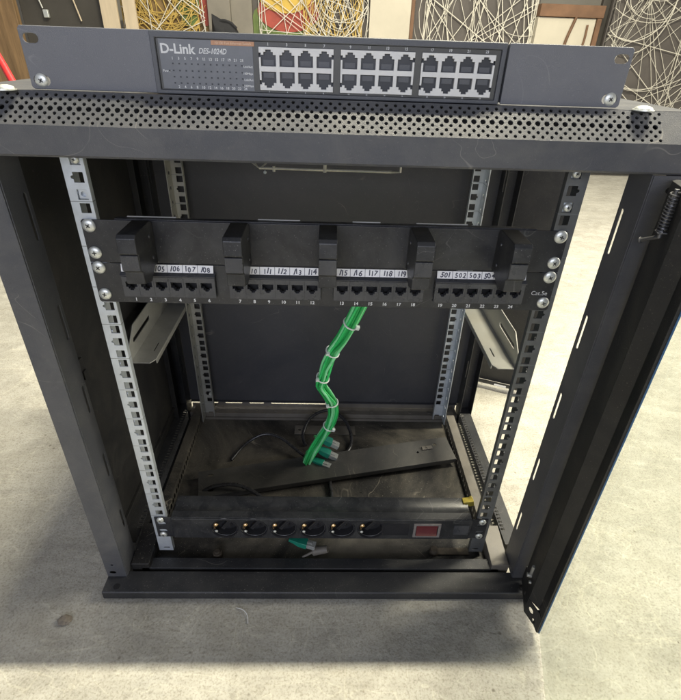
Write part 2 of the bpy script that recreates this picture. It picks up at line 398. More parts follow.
# posts: front face, inner flange with long slots
def post(s, front=True):
    b = MB()
    y0, y1 = (YF, -8) if front else (YB-2, YB-34)
    xo, xi = s*HW, s*278
    d = 1 if front else -1
    hol = [circle(s*296,-21,2.2), circle(s*292,-5+0,0.1+2.8)] if front else []
    if front: hol = [slot(s*296-4.5, s*296+4.5, -24.5, -18.5), circle(s*294,-5,1.7), slot(s*296-4, s*296+4, 556.5-35, 562-35)]
    ztop = 536.5 if front else 582
    o2 = rect(min(xo,xi), max(xo,xi), -31 if front else -40, ztop)
    b.plate(o2, hol, 1.6, (0, y0+1.6 if front else y0, 0), X, Z) if front else b.plate(o2, [], 1.6, (0, y0, 0), X, Z)
    # flange (plane x = xi), runs away from the face
    zs = [(455,500),(345,386),(245,283),(140,178),(40,75)] if front else [(430,490),(300,340),(190,240),(70,110)]
    ya, yb_ = sorted((y0 + d*1.6, y1))
    sl = [slot(yb_-10 if front else ya+6, yb_-5 if front else ya+11, a, c) for a, c in zs]
    b.plate(rect(ya, yb_, -31 if front else -40, ztop), sl, 1.5, (xi - (.75 if s < 0 else .75), 0, 0), Y, Z)
    # small return at the far end of the flange and outer flange
    ye = y1
    b.box(min(xo-s*1.5, xo), max(xo-s*1.5, xo), min(y0+d*1.6, y0+d*24), max(y0+d*1.6, y0+d*24), -31 if front else -40, ztop)
    return b.build('front_post' if front else 'rear_post', M['frame'] if front else M['paint'], cab, bevel=.5)
for s in (-1, 1): post(s, True); post(s, False)
# corner gussets at the bottom
for s in (-1, 1):
    b = MB(); b.prism([(s*276,-31,-40),(s*276,-31,-22),(s*276,34,-14),(s*276,34,-40)], (-s*26,0,0))
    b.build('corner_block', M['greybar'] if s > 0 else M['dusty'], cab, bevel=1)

# top beam : vertical lower face, perforated chamfer, top lip
b = MB()
b.sheet([(-HW,-28,538.5),(-HW,-43,537),(-HW,YF,539),(-HW,YF,561.5)], 1.5, (2*HW,0,0))
L0, L1 = Vector((0,YF,561.5)), Vector((0,-27,584.5))
A, B = X, (L1-L0).normalized(); LL = (L1-L0).length
holes = []; rows = [(3.6,1.45),(7.4,1.45),(11.2,1.45),(15.6,2.35),(20.0,1.45),(23.8,1.45),(27.2,1.2)]
rows = [(2.9,1.45),(6.7,1.5),(10.5,1.5),(14.6,2.3),(18.7,1.5),(22.5,1.5),(26.2,1.45)]
pitch = 7.6
for j, (v, r) in enumerate(rows):
    off = 0 if j in (0,2,4,6) else pitch/2
    if j == 3: off = pitch/2
    n0 = -36
    for i in range(-36, 37):
        x = i*pitch + off
        if abs(x) < 276: holes.append(circle(x, v, r, 10))
b.plate(rect(-HW, HW, 0, LL), holes, 1.4, L0 - A.cross(B).normalized()*1.4, A, B)
b.sheet([(-HW,-27.2,584.5),(-HW,6,584.5),(-HW,6,572)], 1.5, (2*HW,0,0))
for s in (-1,1): b.prism([(s*(HW-1.5),YF+1.7,538),(s*(HW-1.5),YF+1.7,561),(s*(HW-1.5),-27,582.5),(s*(HW-1.5),-8,582.5),(s*(HW-1.5),-8,538)], (s*1.3,0,0))
beam = b.build('top_beam', M['frame'])
beam.parent = cab; beam.data.transform(Matrix.Translation(-cab.location))
# inner lining behind the perforation (the folded channel)
b = MB(); b.sheet([(-HW+3,-30,543),(-HW+3,-14,543),(-HW+3,-14,575)], 1.2, (2*HW-6,0,0)); b.build('beam_channel', M['inner'], cab)
# dome bolts on the top lip
def dome(b, c, ax, r, h, slotted=False):
    b.lathe(c, ax, [(0,r),(h*.25,r*.98),(h*.55,r*.86),(h*.8,r*.62),(h*.95,r*.32),(h,r*.05)], 24)
for x in (-258, 258):
    b = MB(); b.lathe((x,-31,584.6),(0,0,1),[(0,8.5),(.8,8.5)],24); dome(b,(x,-31,585.4),(0,0,1),7.2,3.2); b.build('dome_bolt', M['screw'], cab, smooth=True)
# roof, back panel, left side panel
b = MB(); b.box(-HW,HW,6.5,YB,ZT-1.5,ZT); b.box(-HW,HW,YB-1.5,YB,565,ZT-1.6); b.build('roof', M['frame'], cab, bevel=.5)
b = MB(); b.plate(rect(-277.2,277.2,-10,564), [], 1.4, (0,YB-4,0), X, Z)
b.box(-276,276,YB-12,YB-5.5,-10,-8.6); b.build('back_panel', M['back'], cab, bevel=.4)
b = MB(); b.box(-276,276,YB-26,YB-1.9,-41,-27); b.box(-276,276,YB-30,YB-26.5,-41,-36)
for i in range(14): b.cyl((-262+i*40,YB-16,-26.9),(-262+i*40,YB-16,-25.6),4.5,n=12)
b.plate([(20,-27.5),(276,-27.5),(276,-11),(20,-11)], [], 1.2, (0,YB-.6,0), X, Z)
b.plate([(-276,-27.5),(19,-27.5),(19,-20.5)]+[(x_+9*math.cos(t_), -20.5+4*math.sin(t_)) for x_ in (-120,-165,-215) for t_ in (0,PI/4,PI/2,3*PI/4,PI)]+[(-276,-20.5)], [], 1.2, (0,YB-.6,0), X, Z)
b.build('rear_sill', M['greybar'], cab, bevel=.4)
b = MB(); b.plate(rect(YF+6, YB-3, -28, 578), [], 1.2, (-HW+3.2,0,0), Y, Z)
b.box(-HW+4.6,-HW+16,-6,-4.6,-28,578); b.box(-HW+4.6,-HW+14,YB-50,YB-48.6,-28,578); b.box(-HW+4.6,-HW+9,-4,YB-52,4,5.4)
b.build('side_panel', M['inner'], cab, bevel=.4)
b = MB(); b.box(-300,-296,20,32,262,292); b.box(-296,-293,22,30,264,276); b.build('panel_latch', M['inner'], cab, bevel=.6)
# side sills with perforated inner wall and toothed vent row
for s in (-1, 1):
    xs = sorted((s*250, s*266))
    b = MB(); b.box(xs[0], xs[1], 36, YB-4, -19.6, -18)
    hol = [slot(y, y+7, -36, -25, 4) for y in range(44, 325, 11)]
    b.plate(rect(36, YB-4, -41, -19.8), hol, 1.3, (s*250.2-.65,0,0), Y, Z)
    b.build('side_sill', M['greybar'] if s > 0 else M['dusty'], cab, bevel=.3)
    b = MB()
    x0 = s*282; teeth = []
    out = rect(min(s*280, s*303), max(s*280, s*303), 4, YB-6)
    hol = [rect(min(s*281.5, s*287), max(s*281.5, s*287), y, y+3.4) for y in range(30, 330, 7)]
    b.plate(out, hol, 1.4, (0,0,-21.4), X, Y)
    b.box(min(s*303,s*301.6), max(s*303,s*301.6), 4, YB-6, -41, -21.6)
    b.build('vent_rail', M['paint'], cab, bevel=.2)
b = MB(); b.box(267,279,36,YB-6,-41,-39.5); b.build('sill_groove', M['inner'], cab)
b = MB(); b.box(-279,-267,36,YB-6,-41,-39.5); b.build('sill_groove', M['inner'], cab)

# 19 inch mounting rails
M['rail'] = rail_mat(M['zinc'], 'zinc_rail', ZG)
M['raild'] = rail_mat(M['zincd'], 'dull_zinc_rail', ZG)
M['shaderail'] = rail_mat(mat('shaded_zinc', (.20,.21,.22), .4, metal=.6, noise=.2, nscale=30, rvar=.1, dust=.4, dustcol=(.16,.15,.13), dscale=25), 'shaded_zinc_rail', ZG)  # right front rail: the door's shade is put into a darker zinc colour
def rail(s, y, front, m):
    b = MB(); d = 1 if front else -1
    xa, xb = sorted((s*224.5, s*245.5)); hol = []
    for k in range(0, 12):
        for h in (-1, 0, 1):
            z = hz(k, h); cx = s*232.55; q = 4.7
            if h == 0:   # middle hole has a round index notch on its outer side
                n = [(cx+s*(-q), z-q), (cx+s*q, z-q), (cx+s*q, z-1.8), (cx+s*(q+1.9), z-1.2), (cx+s*(q+2.4), z), (cx+s*(q+1.9), z+1.2), (cx+s*q, z+1.8), (cx+s*q, z+q), (cx+s*(-q), z+q)]
                if s < 0: n = n[::-1]
                hol.append(n)
            else: hol.append(rect(cx-q, cx+q, z-q, z+q))
    hol.append(rect(*sorted((s*229, s*238)), -28, -25))
    b.plate(rect(xa, xb, -33, 560), hol, 1.6, (0, y+(1.6 if front else 1.6), 0), X, Z)
    # side flange with small round holes
    ya, yb_ = (y+1.7, y+26) if front else (y-24, y-.1)
    sh = [slot(yb_-16, yb_-8, z, z+5.5, 4) for z in [-20+i*22.225 for i in range(26)]]
    b.plate(rect(ya, yb_, -33, 560), sh, 1.6, (s*244.7-.8, 0, 0), Y, Z)
    # inner stiffening lip
    b.box(*sorted((s*224.5, s*226)), *((y+1.7, y+7) if front else (y-6, y-.1)), -33, 560)
    return b.build('mounting_rail', m, cab, bevel=.25, seg=1)
rail(-1, 0, True, M['rail']); r2 = rail(1, 0, True, M['shaderail']); rail(-1, 320, False, M['raild']); rail(1, 320, False, M['rail'])
r2['label'] = 'mounting rail coloured darker for the shade of the door'
MB().cyl((-228,318,24),(-228,314,24),3.2,n=14).build('rail_screw', M['screw'], cab)
# cage nuts above the cable manager
def screw(c, r=6.6, h=3.2, name='screw', parent=None, ax=(0,-1,0)):
    b = MB(); c = Vector(c); a = Vector(ax)
    b.lathe(c, a, [(0,r),(h*.35,r),(h*.6,r*.9),(h*.85,r*.66),(h,r*.35),(h*.98,.1)], 24)
    o = b.build(name, M['screw'], parent, smooth=True)
    th = random.uniform(0, 1.5); u = a.orthogonal().normalized(); u = (Matrix.Rotation(th, 3, a) @ u); w = a.cross(u)
    b2 = MB()
    b2.obox(c + a*(h-.1), u, w, a, r*.34, r*.085, .3); b2.obox(c + a*(h-.1), w, u, a, r*.34, r*.085, .3)
    b2.build('cross_recess', M['recess'], o)
    return o
def cage_nut(s, k, h, withscrew=False):
    z = hz(k, h); cx = s*232.55
    b = MB(); b.plate(rect(cx-4.4, cx+4.4, z-4.4, z+4.4), [circle(cx, z, 2.5, 14)], 3, (0, 5.2, 0), X, Z)
    b.box(cx-6, cx+6, 5.3, 6, z-5.6, z+5.6); b.box(cx-5.8, cx-5.2, 4, 6, z-4.4, z+4.4)
    o = b.build('cage_nut', M['zinc'], cab, bevel=.3)
    if withscrew: screw((cx, 1.5, z), 4.2, 3, 'rail_screw', cab)
cage_nut(-1, 11, 1, True); cage_nut(-1, 11, -1); cage_nut(1, 11, 1, True); cage_nut(1, 11, -1, True)

# angled support brackets between the rails
def bracket(s, m):
    zb = 226; b = MB()
    out = [(s*246, 128), (s*246, 318), (s*279, 318), (s*279, 118), (s*252, 118)]
    if s > 0: out = out[::-1]
    b.plate(out, [slot(*sorted((s*255, s*257)), 150, 176, 3)], 1.6, (0,0,zb), X, Y)
    b.plate([(118,zb+1.6),(318,zb+1.6),(318,zb+46),(150,zb+46),(118,zb+20)], [slot(140, 215, zb+21, zb+28)], 1.6, (s*279.2-.8,0,0), Y, Z)
    b.box(*sorted((s*246, s*247.6)), 130, 316, zb-7, zb-.1)
    return b.build('support_bracket', m, cab, bevel=.4)
M['beige_lit'] = mat('lit_galvanised_bracket', (.42,.42,.39), .45, metal=.3, noise=.12, nscale=15, rvar=.08, dust=.4, dustcol=(.42,.39,.31), dscale=9)  # light falling on the right bracket is put into this beige tone
bracket(-1, M['zincd']); bracket(1, M['beige_lit'])

# fan unit hung under the roof: dark housing with a wire guard rim
b = MB(); b.box(-66,66,84,200,530,582); fan = b.build('fan_unit', M['inner'], cab, bevel=1)
b = MB(); b.tube([(-78,100,503.5),(-40,100,503.3),(30,100,503.1),(70,100,502.9)],1.5,8)
b.tube([(-78,100,503.5),(-92,104,512),(-86,110,534)],1.0,6); b.tube([(-80,101,504),(-88,108,516),(-70,110,534)],1.0,6); b.tube([(-76,101,504),(-60,108,516),(-52,110,534)],1.0,6)
b.tube([(-5,99,509),(-5,99,501)],2.0,8); b.tube([(70,100,502.9),(80,100,503),(80,102,532)],1.4,8); b.tube([(-62,100,506),(-62,100,500)],1.7,8)
b.build('wire_guard', M['rod'], fan, smooth=True)
MB().lathe((-72,100,497),(0,0,1),[(0,.4),(1,1.7),(2.6,1.9),(3.8,.6)],10).build('guard_clip', M['tie'], fan, smooth=True)
for z0 in (0,): pass

# glass door with steel hinge stile, swung open towards the camera
lean = math.radians(15)
DH = Vector((306.5, -54, 0)); dd = Vector((-math.sin(lean), -math.cos(lean), 0)); dn = Vector((math.cos(lean)*-1, math.sin(lean), 0))  # dn points to the cabinet middle
T = Matrix(((dd.x, dn.x, 0, DH.x), (dd.y, dn.y, 0, DH.y), (0, 0, 1, 0), (0, 0, 0, 1)))
door = bpy.data.objects.new('door', None); col.objects.link(door); door.parent = cab; door.empty_display_size = .02
b = MB(T)
z0, z1 = -27, 535
def stile(b, a0, a1, tip):
    # hat section: flat against the glass, raised web, folded edges
    zb_ = z0+30 if tip else z0
    prof = [(a0,0),(a0,13),(a0+6,18),(a0+50,18),(a0+62,6),(a1,4),(a1,0)]
    b.prism([(p, q, zb_) for p, q in prof], (0,0,z1-zb_))
stile(b, 0, 75, 1)
# tongue: cut corner plate at the lower end
b.plate(rect(1,50,z0,z0+29.8), [circle(30,z0+12,1.8,10)], 1.5, (0,18,0), X, Z)
ca = Vector((22.5,-15,0)).normalized()
b.plate([(0,z0+29.8),(0,z0),(18,z0),(26,z0+5),(26,z0+29.8)], [slot(4,12.5,z0+12,z0+21), circle(17,z0+7,2.8,14)], 1.5, (50.2,17.8,0), ca, Z)
b.box(1,2.4,.2,16.3,z0,z0+29.8)
b.prism([(61,.1,z0-1),(62.5,7.6,z0-1),(75,3.9,z0-1),(75,.1,z0-1)],(0,0,30.8)); b.box(50,61,.1,1.2,z0+22,z0+29.8)
for zz in (455,): pass
b.build('hinge_stile', M['inner'], door, bevel=.6)
b = MB(T); b.box(68, 590, -4.2, -.3, z0-1, z1); b.build('glass_pane', M['glass'], door)
b = MB(T); b.box(75.1, 75.9, -.2, 1.3, z0, z1); b.build('edge_film', M['blue'], door)
b = MB(T); stile(b, 515, 590, 0); b.build('lock_stile', M['paint'], door, bevel=.6)
# hinge pins with spring
b = MB(T); b.cyl((34,22,494),(34,22,534),1.9,n=14).cyl((34,22,495),(21,30,487),1.7,n=12).lathe((21,30,487),(-.6,.5,-.3),[(0,2.7),(1.2,2.7),(1.6,2)],14)
b.box(30,38,18,26,498.4,499.6); b.build('spring_pin', M['darkst'], door, bevel=.3)
b = MB(T); pts = [(34+3.5*math.cos(t), 22+3.5*math.sin(t), 500+32*t/(2*PI*12)) for t in [i*2*PI/14 for i in range(169)]]
b.tube(pts, .65, 6); b.build('coil_spring', M['darkst'], door, smooth=True)
b = MB(T); b.cyl((30,19,24),(30,19,44),2.4,n=12).cyl((30,15,25),(30,24,25),3,n=12).cyl((40,19,24),(40,22,24),2,n=12); b.box(28,31,15,17,12,56)
b.build('lower_pin', M['zincd'], door, bevel=.3)

# ------------------------------------------------------------------ cable manager (1U)
cm = thing('cable_manager', (0, -2, 428), 'black cable manager panel with five plastic finger brackets, screwed in above the numbered jacks', 'cable manager')
PZ0, PZM, PZ1 = 384, 428.2, 472.4
def ear_slots(z0):
    return [slot(s*232.55-5.2, s*232.55+5.2, z0+a-3.2, z0+a+3.2) for s in (-1,1) for a in (7.3, 36.4)]
b = MB(); b.plate([(-240,PZM+.4),(240,PZM+.4),(240,PZ1-2),(238,PZ1),(-238,PZ1),(-240,PZ1-2)], [], 1.8, (0,0,0), X, Z)
b.box(-208,208,.2,7,PZ1-1.4,PZ1+1); b.box(-208,208,.2,6,PZM+.5,PZM+2)
b.build('panel', M['panel'], cm, bevel=.5)
for x0, x1 in ((-198,-150),(-70,-28),(24,52),(88,140)):
    MB().box(x0,x1,7.2,9,PZ1-1,PZ1+1.6).build('rear_lip', M['zincd'], cm, bevel=.3)
for x in (-180,-86,0,89,178):
    b = MB(); w = 8.6
    prof = [(0,470.5),(-6,474.5),(-46,474.2),(-49,471),(-50,457),(-47,455.5),(-48,440),(-44,437.6),(-44,425.5),(-26,420.5),(-14,427),(-10,430),(0,430)]
    b.prism([(x-w, -1.9+p, q) for p, q in prof], (2*w,0,0))
    ring = b.build('cable_ring', M['plastic'], cm, bevel=.9)
    b = MB(); b.box(x-w+.5, x+w-.5, -50.6, -49.6, 440.5, 455); b.build('latch_pad', M['plasticg'], ring, bevel=.4)
    b = MB()
    for s in (-1, 1):
        for (yy, zz) in ((-16,462),(-14,440)): b.lathe((x+s*w, yy, zz), (s,0,0), [(0,1.8),(.8,1.5),(1.1,.3)], 12)
    b.build('rivet', M['plasticg'], ring, smooth=True)
for s, zt, zb_ in ((-1, hz(10,0), hz(9,1)), (1, hz(10,0), hz(9,1))):
    screw((s*232.5, -1.9, zt), 6.6, 3.2, 'screw', cm); screw((s*232.5, -1.9, zb_+1), 6.4, 3.2, 'screw', cm)
# ------------------------------------------------------------------ patch panel (1U)
pp = thing('patch_panel', (0, -2, 384), 'black patch panel with twenty-four numbered jacks and handwritten white labels', 'patch panel')
b = MB(); b.plate([(-240,PZ0+2),(-238,PZ0),(238,PZ0),(240,PZ0+2),(240,PZM-.4),(-240,PZM-.4)],
    [rect(cx-47.5, cx+47.5, 393.5, 416) for cx in (-163,-54,54,160)], 1.8, (0,0,0), X, Z)
b.box(-238,238,.2,8,PZ0+.2,PZ0+1.8)
b.build('panel', M['panel'], pp, bevel=.4)
centres = (-163,-54,54,160)
labels = (['103','104','105','106','107','108'], ['109','110','111','112','113','114'], ['115','116','117','118','119','120'], ['501','502','503','504','505','506'])
num = MB()
for m_i, cx in enumerate(centres):
    yf = -7.5
    hol = []
    for i in range(6):
        x = cx + (i-2.5)*15.3; z = 406.2
        hol.append([(x-5.6,z+4.2),(x-5.6,z-1.6),(x-3.2,z-1.6),(x-3.2,z-3.6),(x-1.8,z-3.6),(x-1.8,z-5.2),(x+1.8,z-5.2),(x+1.8,z-3.6),(x+3.2,z-3.6),(x+3.2,z-1.6),(x+5.6,z-1.6),(x+5.6,z+4.2)])
    b = MB(); b.plate(rect(cx-47.3, cx+47.3, 393.7, 415.8), hol, 6, (0, yf+6, 0), X, Z)
    b.box(cx-47.3,cx+47.3,-1.4,12,415.9,417.2); b.box(cx-47.3,cx+47.3,14,15.5,393.7,415.8)
    b.sheet([(cx-48,yf-.5,416.2),(cx-48,yf-1.4,417.6),(cx-48,-2.4,420.6)], 1, (96,0,0))
    mod = b.build('jack_module', M['plasticg'], pp, bevel=.35)
    for i in range(6):
        x = cx + (i-2.5)*15.3; z = 406.2
        b = MB(); b.box(x-6.6,x+6.6,4,13.5,z-6.4,z+6); 
        j = b.build('jack', M['hole'], mod)
        b = MB()
        for q in range(8): b.obox((x-3.5+q, 1.2, z+1.2), X, Vector((0,.8,-.6)), Vector((0,.6,.8)), .28, 3.4, .2)
        b.build('contacts', M['pin'], j)
        num.text(str(m_i*6+i+1), (x, -2, 386.3), 3.5, X, Z, t=.1, bold=.03)
        if i: 
            b = MB(); b.box(x-7.75,x-7.55,yf-.15,yf+.1,395,415); b.build('seam', M['hole'], mod)
    # slanted label strip
    a = Vector((0,.32,.947)); o = Vector((cx, -5.6, 420.4))
    b = MB(); b.obox(o + a*4.1, X, a, X.cross(a), 46.5, 3.9, .25)
    for i in range(1,6): pass
    ls = b.build('label_strip', M['paper'], pp)
    b = MB()
    for i, t_ in enumerate(labels[m_i]):
        x = cx + (i-2.5)*15.3
        xo_ = -sum(2.7 if ch == '1' else 4.1 for ch in t_)/2 + random.uniform(-.4,.4)
        for q, ch in enumerate(t_):
            ro = random.uniform(-.14,.14); A_ = X*math.cos(ro)+a*math.sin(ro); B_ = a*math.cos(ro)-X*math.sin(ro); wd = 2.7 if ch == '1' else 4.1
            b.text(ch, o + X*(x-cx+xo_+wd/2) + a*(1.4+random.uniform(-.5,.5)), random.uniform(4.6,5.6), A_, B_, t=.4, bold=.03, shear=random.uniform(-.05,.25), sx=random.uniform(.85,1.05)); xo_ += wd
        if i: b.obox(o + X*(x-cx-7.65) + a*4.1 + X.cross(a)*.3, X, a, X.cross(a), .22, 3.9, .1)
    b.build('lettering', M['ink'], ls)
num.text('Cat.5e', (226,-2,402.5), 4.6, X, Z, t=.1, align='CENTER')
num.build('lettering', M['white'], pp)
b = MB()
for cx in (-163,-54,54,160): b.box(cx-44,cx+44,13.6,30,392,414)
b.build('rear_block', M['inner'], pp, bevel=.5)
for s in (-1, 1):
    screw((s*232.5, -1.9, hz(9,0)+1), 6.6, 3.2, 'screw', pp); screw((s*232.5, -1.9, hz(8,1)), 6.4, 3.2, 'screw', pp)

# ------------------------------------------------------------------ power strip (1U)
ps = thing('power_strip', (0, 0, 0), 'black power strip with six round sockets and a red switch, low in the cabinet', 'power strip')
b = MB()
hol = [circle(-142+i*42.4, 22.4, 18.3, 36) for i in range(6)]
b.plate(rect(-217,217,1.5,42.8), hol, 2, (0,-2,0), X, Z)
b.sheet([(-217,-1.9,42.8),(-217,10,43.8),(-217,12,42.6),(-217,22,42.6),(-217,24,43.8),(-217,38,43.8),(-217,38,1.5),(-217,-1.9,1.5)][::-1], -1.5, (434,0,0))
b.box(-217,-215.4,-1.8,37.8,1.6,42.6); b.box(215.4,217,-1.8,37.8,1.6,42.6)
body = b.build('body', M['plastic'], ps, bevel=.8)
for s in (-1, 1):
    xs = sorted((s*217.2, s*241))
    c2 = [slot(*sorted((s*226, s*238)), z-3, z+3) for z in (14.5, 30)]
    b = MB(); b.plate(rect(xs[0], xs[1], 1.5, 43), c2, 1.8, (0,-.3,0), X, Z)
    b.build('mounting_ear', M['panel'], ps, bevel=.4)
    screw((s*232.5,-2.2,hz(0,1)), 5.2, 2.8, 'screw', ps); screw((s*232.5,-2.2,hz(0,-1)+1), 5.2, 2.8, 'screw', ps)
for i in range(6):
    c = Vector((-142+i*42.4, -4, 22.4)); n = 36; b = MB()
    # recessed cup
    b.lathe(c, Y, [(.2,20.2),(-.6,19.8),(-.6,18.6),(1.2,17.8),(14,17.2),(14,.1)], n, caps=False)
    s_ = b.build('socket', M['socketin'], ps, smooth=True)
    b = MB(); rg = [c + X*20.2*math.cos(2*PI*q/40) + Z*20.2*math.sin(2*PI*q/40) + Y*1.2 for q in range(41)]; b.tube(rg, .8, 6)
    rg = [c + X*17.6*math.cos(2*PI*q/40) + Z*17.6*math.sin(2*PI*q/40) + Y*2.5 for q in range(41)]; b.tube(rg, .45, 5)
    b.build('rim', M['plasticg'], s_, smooth=True)
    b = MB(); b.box(c.x-20.6,c.x+20.6,-4.2,-3.9,2.8,42); 
    b = MB(); ang = math.radians(-28)
    for sg in (-1, 1):
        px_, pz_ = c.x + sg*9.5*math.cos(ang+PI/2+.55), c.z + sg*9.5*math.sin(ang+PI/2+.55)
    b.box(c.x-15.8,c.x-13.2,-4,9,c.z-1,c.z+5.5); b.lathe((c.x-12.4,-2.2,c.z+7),(0,-1,0),[(0,4.2),(1.2,3.9),(2.6,2.4),(3.2,.2)],14)
    b.build('earth_contact', M['brass'], s_, bevel=.4)
    b = MB(); b.lathe((c.x-12.9,-2,c.z-7.5),(0,-1,0),[(0,2.5),(1,2.2),(2,.3)],12); b.build('earth_tip', M['screw'], s_, smooth=True)
    b = MB()
    for sg in (-1, 1): b.cyl((c.x+sg*6, 9.9, c.z-sg*7.5), (c.x+sg*6, 9.4, c.z-sg*7.5), 2.7, n=14)
    b.build('pin_hole', M['hole'], s_)
    b = MB(); b.obox((c.x+2,7,c.z),(X*.8-Z*.6),Y,(X*.6+Z*.8),3,3.5,13); b.build('shutter', M['socketin'], s_, bevel=.8)
b = MB()
for i in range(7): b.box(-163.35+i*42.4,-163.0+i*42.4,-4.1,-3.9,4,41)
b.build('seam', M['hole'], ps)
b = MB(); b.plate(rect(132,172,8.5,37), [rect(136,168,12,34)], 3, (0,-3.8,0), X, Z)
sw = b.build('switch_frame', M['clearcover'], ps, bevel=.6)
b = MB(); b.prism([(136.5,-3.5,12.5),(136.5,-8,12.8),(136.5,-4.6,23),(136.5,-6.5,33.6),(136.5,-3.5,33.6)], (31,0,0)); b.build('rocker', M['red'], sw, bevel=.6)
b = MB(); b.box(192,214,-4.4,-4.05,12,32); b.build('blank_cover', M['plasticg'], ps, bevel=.3)
b = MB(); b.box(86,126,-4.25,-4.02,10,35); b.build('rating_plate', M['socketin'], ps)

# ------------------------------------------------------------------ network switch lying on top of the cabinet
ns = thing('network_switch', (0, 60, ZT), 'grey rack-mount network switch with twenty-four ports lying on top of the cabinet', 'network switch')
tilt = Matrix.Translation((0,-22,0))
SZ0, SZ1 = 585.0, 628.6
for s in (-1, 1):
    a0, a1 = sorted((s*141, s*241.3)); b = MB()
    ho = [slot(*sorted((s*227, s*239)), 617, 623.6), slot(*sorted((s*225.5, s*238.5)), 587.6, 595.2)]
    out = [(s*141,SZ0+.3),(s*239.5,SZ0+.3),(s*241.3,SZ0+2),(s*241.3,SZ1-2),(s*239.5,SZ1),(s*141,SZ1)]
    if s < 0: out = out[::-1]
    b.plate(out, ho, 1.8, (0,-20.2,0), X, Z); b.box(*sorted((s*141.2, s*143)), -20, 30, SZ0+1, SZ1-.6)
    b.build('rack_ear', M['ear'], ns, bevel=.5)
    screw((s*232.5,-21.2,591.4), 5.2, 2.2, 'screw', ns)
b = MB(); b.box(-140.8,140.8,-18,170,SZ0+.6,SZ1-.8); b.build('housing', M['ear'], ns, bevel=.8)
b = MB()
b.plate(rect(-141,138.6,SZ0,SZ1), [rect(-137,134.8,SZ0+3,SZ1-5)], 6, (0,-18.2,0), X, Z)
bz = b.build('bezel', M['bezel'], ns, bevel=.8)
blocks = (-57.5, 7.2, 71.8)
FZ0, FZ1 = SZ0+3.2, SZ1-5.2
hol = [rect(x0, x0+59.4, 589.6, 620.2) for x0 in blocks]
b = MB(); b.plate(rect(-136.8,134.6,FZ0,FZ1), hol, 1.2, (0,-21,0), X, Z); fp = b.build('front_face', M['face'], ns)
b = MB(); b.plate(rect(-135,-62,FZ0+.6,FZ1-.2), [], .3, (0,-22.3,0), X, Z); b.build('indicator_area', M['facel'], ns)
b = MB(); b.box(-94,-60.5,-22.95,-22.62,620.0,623.1); ob = b.build('orange_strip', M['orange'], ns)
b = MB(); b.text('10/100 Fast Ethernet Switch', (-77.2,-22.95,620.7), 1.75, X, Z, t=.05); b.build('lettering', M['orangei'], ob)
tx = MB(); y_ = -22.6
tx.text('D-Link', (-134.2,y_,613.6), 6.4, X, Z, t=.1, bold=.028, align='LEFT', sx=1.06)
tx.text('DES-1024D', (-104.5,y_,614.0), 3.7, X, Z, t=.1, shear=.3, bold=.02, align='LEFT', sx=.86)
for i in range(12):
    tx.text(str(2*i+1), (-125.5+i*4.95,y_,609.3), 1.9, X, Z, t=.1, bold=.02); tx.text(str(2*i+2), (-122.6+i*4.85,y_,589.4), 1.9, X, Z, t=.1, bold=.02)
tx.text('Power', (-134,y_,600.6), 1.7, X, Z, t=.1, bold=.01, align='LEFT')
for z, t_ in ((605.2,'Link/Act'),(600.4,'100Mbps'),(596,'Link/Act'),(591.8,'100Mbps')): tx.text(t_, (-62.6,y_,z), 1.5, X, Z, t=.1, bold=.02, align='RIGHT')
for bi, x0 in enumerate(blocks):
    for i in range(4):
        x = x0 + 7.6 + i*14.7
        tx.text(str(bi*8+2*i+1), (x,-22.3,621.0), 1.9, X, Z, t=.1, bold=.02)
        if i or 1: tx.text(str(bi*8+2*i+2), (x-.2,-22.3,586.4+1.9), 1.1, X, Z, t=.1, bold=.02)
tx.build('lettering', M['white'], ns)
b = MB()
for r_ in (606,601.2,596.8,592.4):
    for i in range(12): b.box(-126.2+i*4.95,-124.9+i*4.95,-22.75,-22.58,r_,r_+1.1)
b.box(-129.5,-128,-22.75,-22.58,600.8,602); b.build('status_lamps', M['jackg'], ns)
for bi, x0 in enumerate(blocks):
    hol = []; cs = []
    for i in range(4):
        x = x0 + 7.6 + i*14.7
        for up in (1, -1):
            z = 612.0 if up > 0 else 597.9
            pr = [(-5.9,-5.2),(5.9,-5.2),(5.9,2.6),(3.7,2.6),(3.7,4.6),(2.1,4.6),(2.1,6.2),(-2.1,6.2),(-2.1,4.6),(-3.7,4.6),(-3.7,2.6),(-5.9,2.6)]
            q = [(x+a, z+c_*up) for a, c_ in pr]
            hol.append(q if up > 0 else q[::-1]); cs.append((x, z, up))
    b = MB(); out = [(x0+.2,589.8),(x0+59.2,589.8),(x0+59.2,594),(x0+57.6,594),(x0+57.6,597),(x0+59.2,597),(x0+59.2,613),(x0+57.6,613),(x0+57.6,616),(x0+59.2,616),(x0+59.2,620),(x0+.2,620),(x0+.2,616),(x0+1.8,616),(x0+1.8,613),(x0+.2,613),(x0+.2,597),(x0+1.8,597),(x0+1.8,594),(x0+.2,594)]
    b.plate(out, hol, 2.4, (0,-20.9,0), X, Z)
    blk = b.build('port_block', M['jackw'], ns, bevel=.15, seg=1)
    for (x, z, up) in cs:
        b = MB(); s1 = up
        b.box(x-6.7,x+6.7,-20.7,-18.1,z-6.9,z+6.9); j = b.build('port', M['jackg'], blk)
        b = MB(); b.box(x-4.2,x+4.2,-21.4,-20.8,z+(-4.6 if up>0 else .8),z+(-.8 if up>0 else 4.6))
        b.build('contacts', M['bezel'], j)

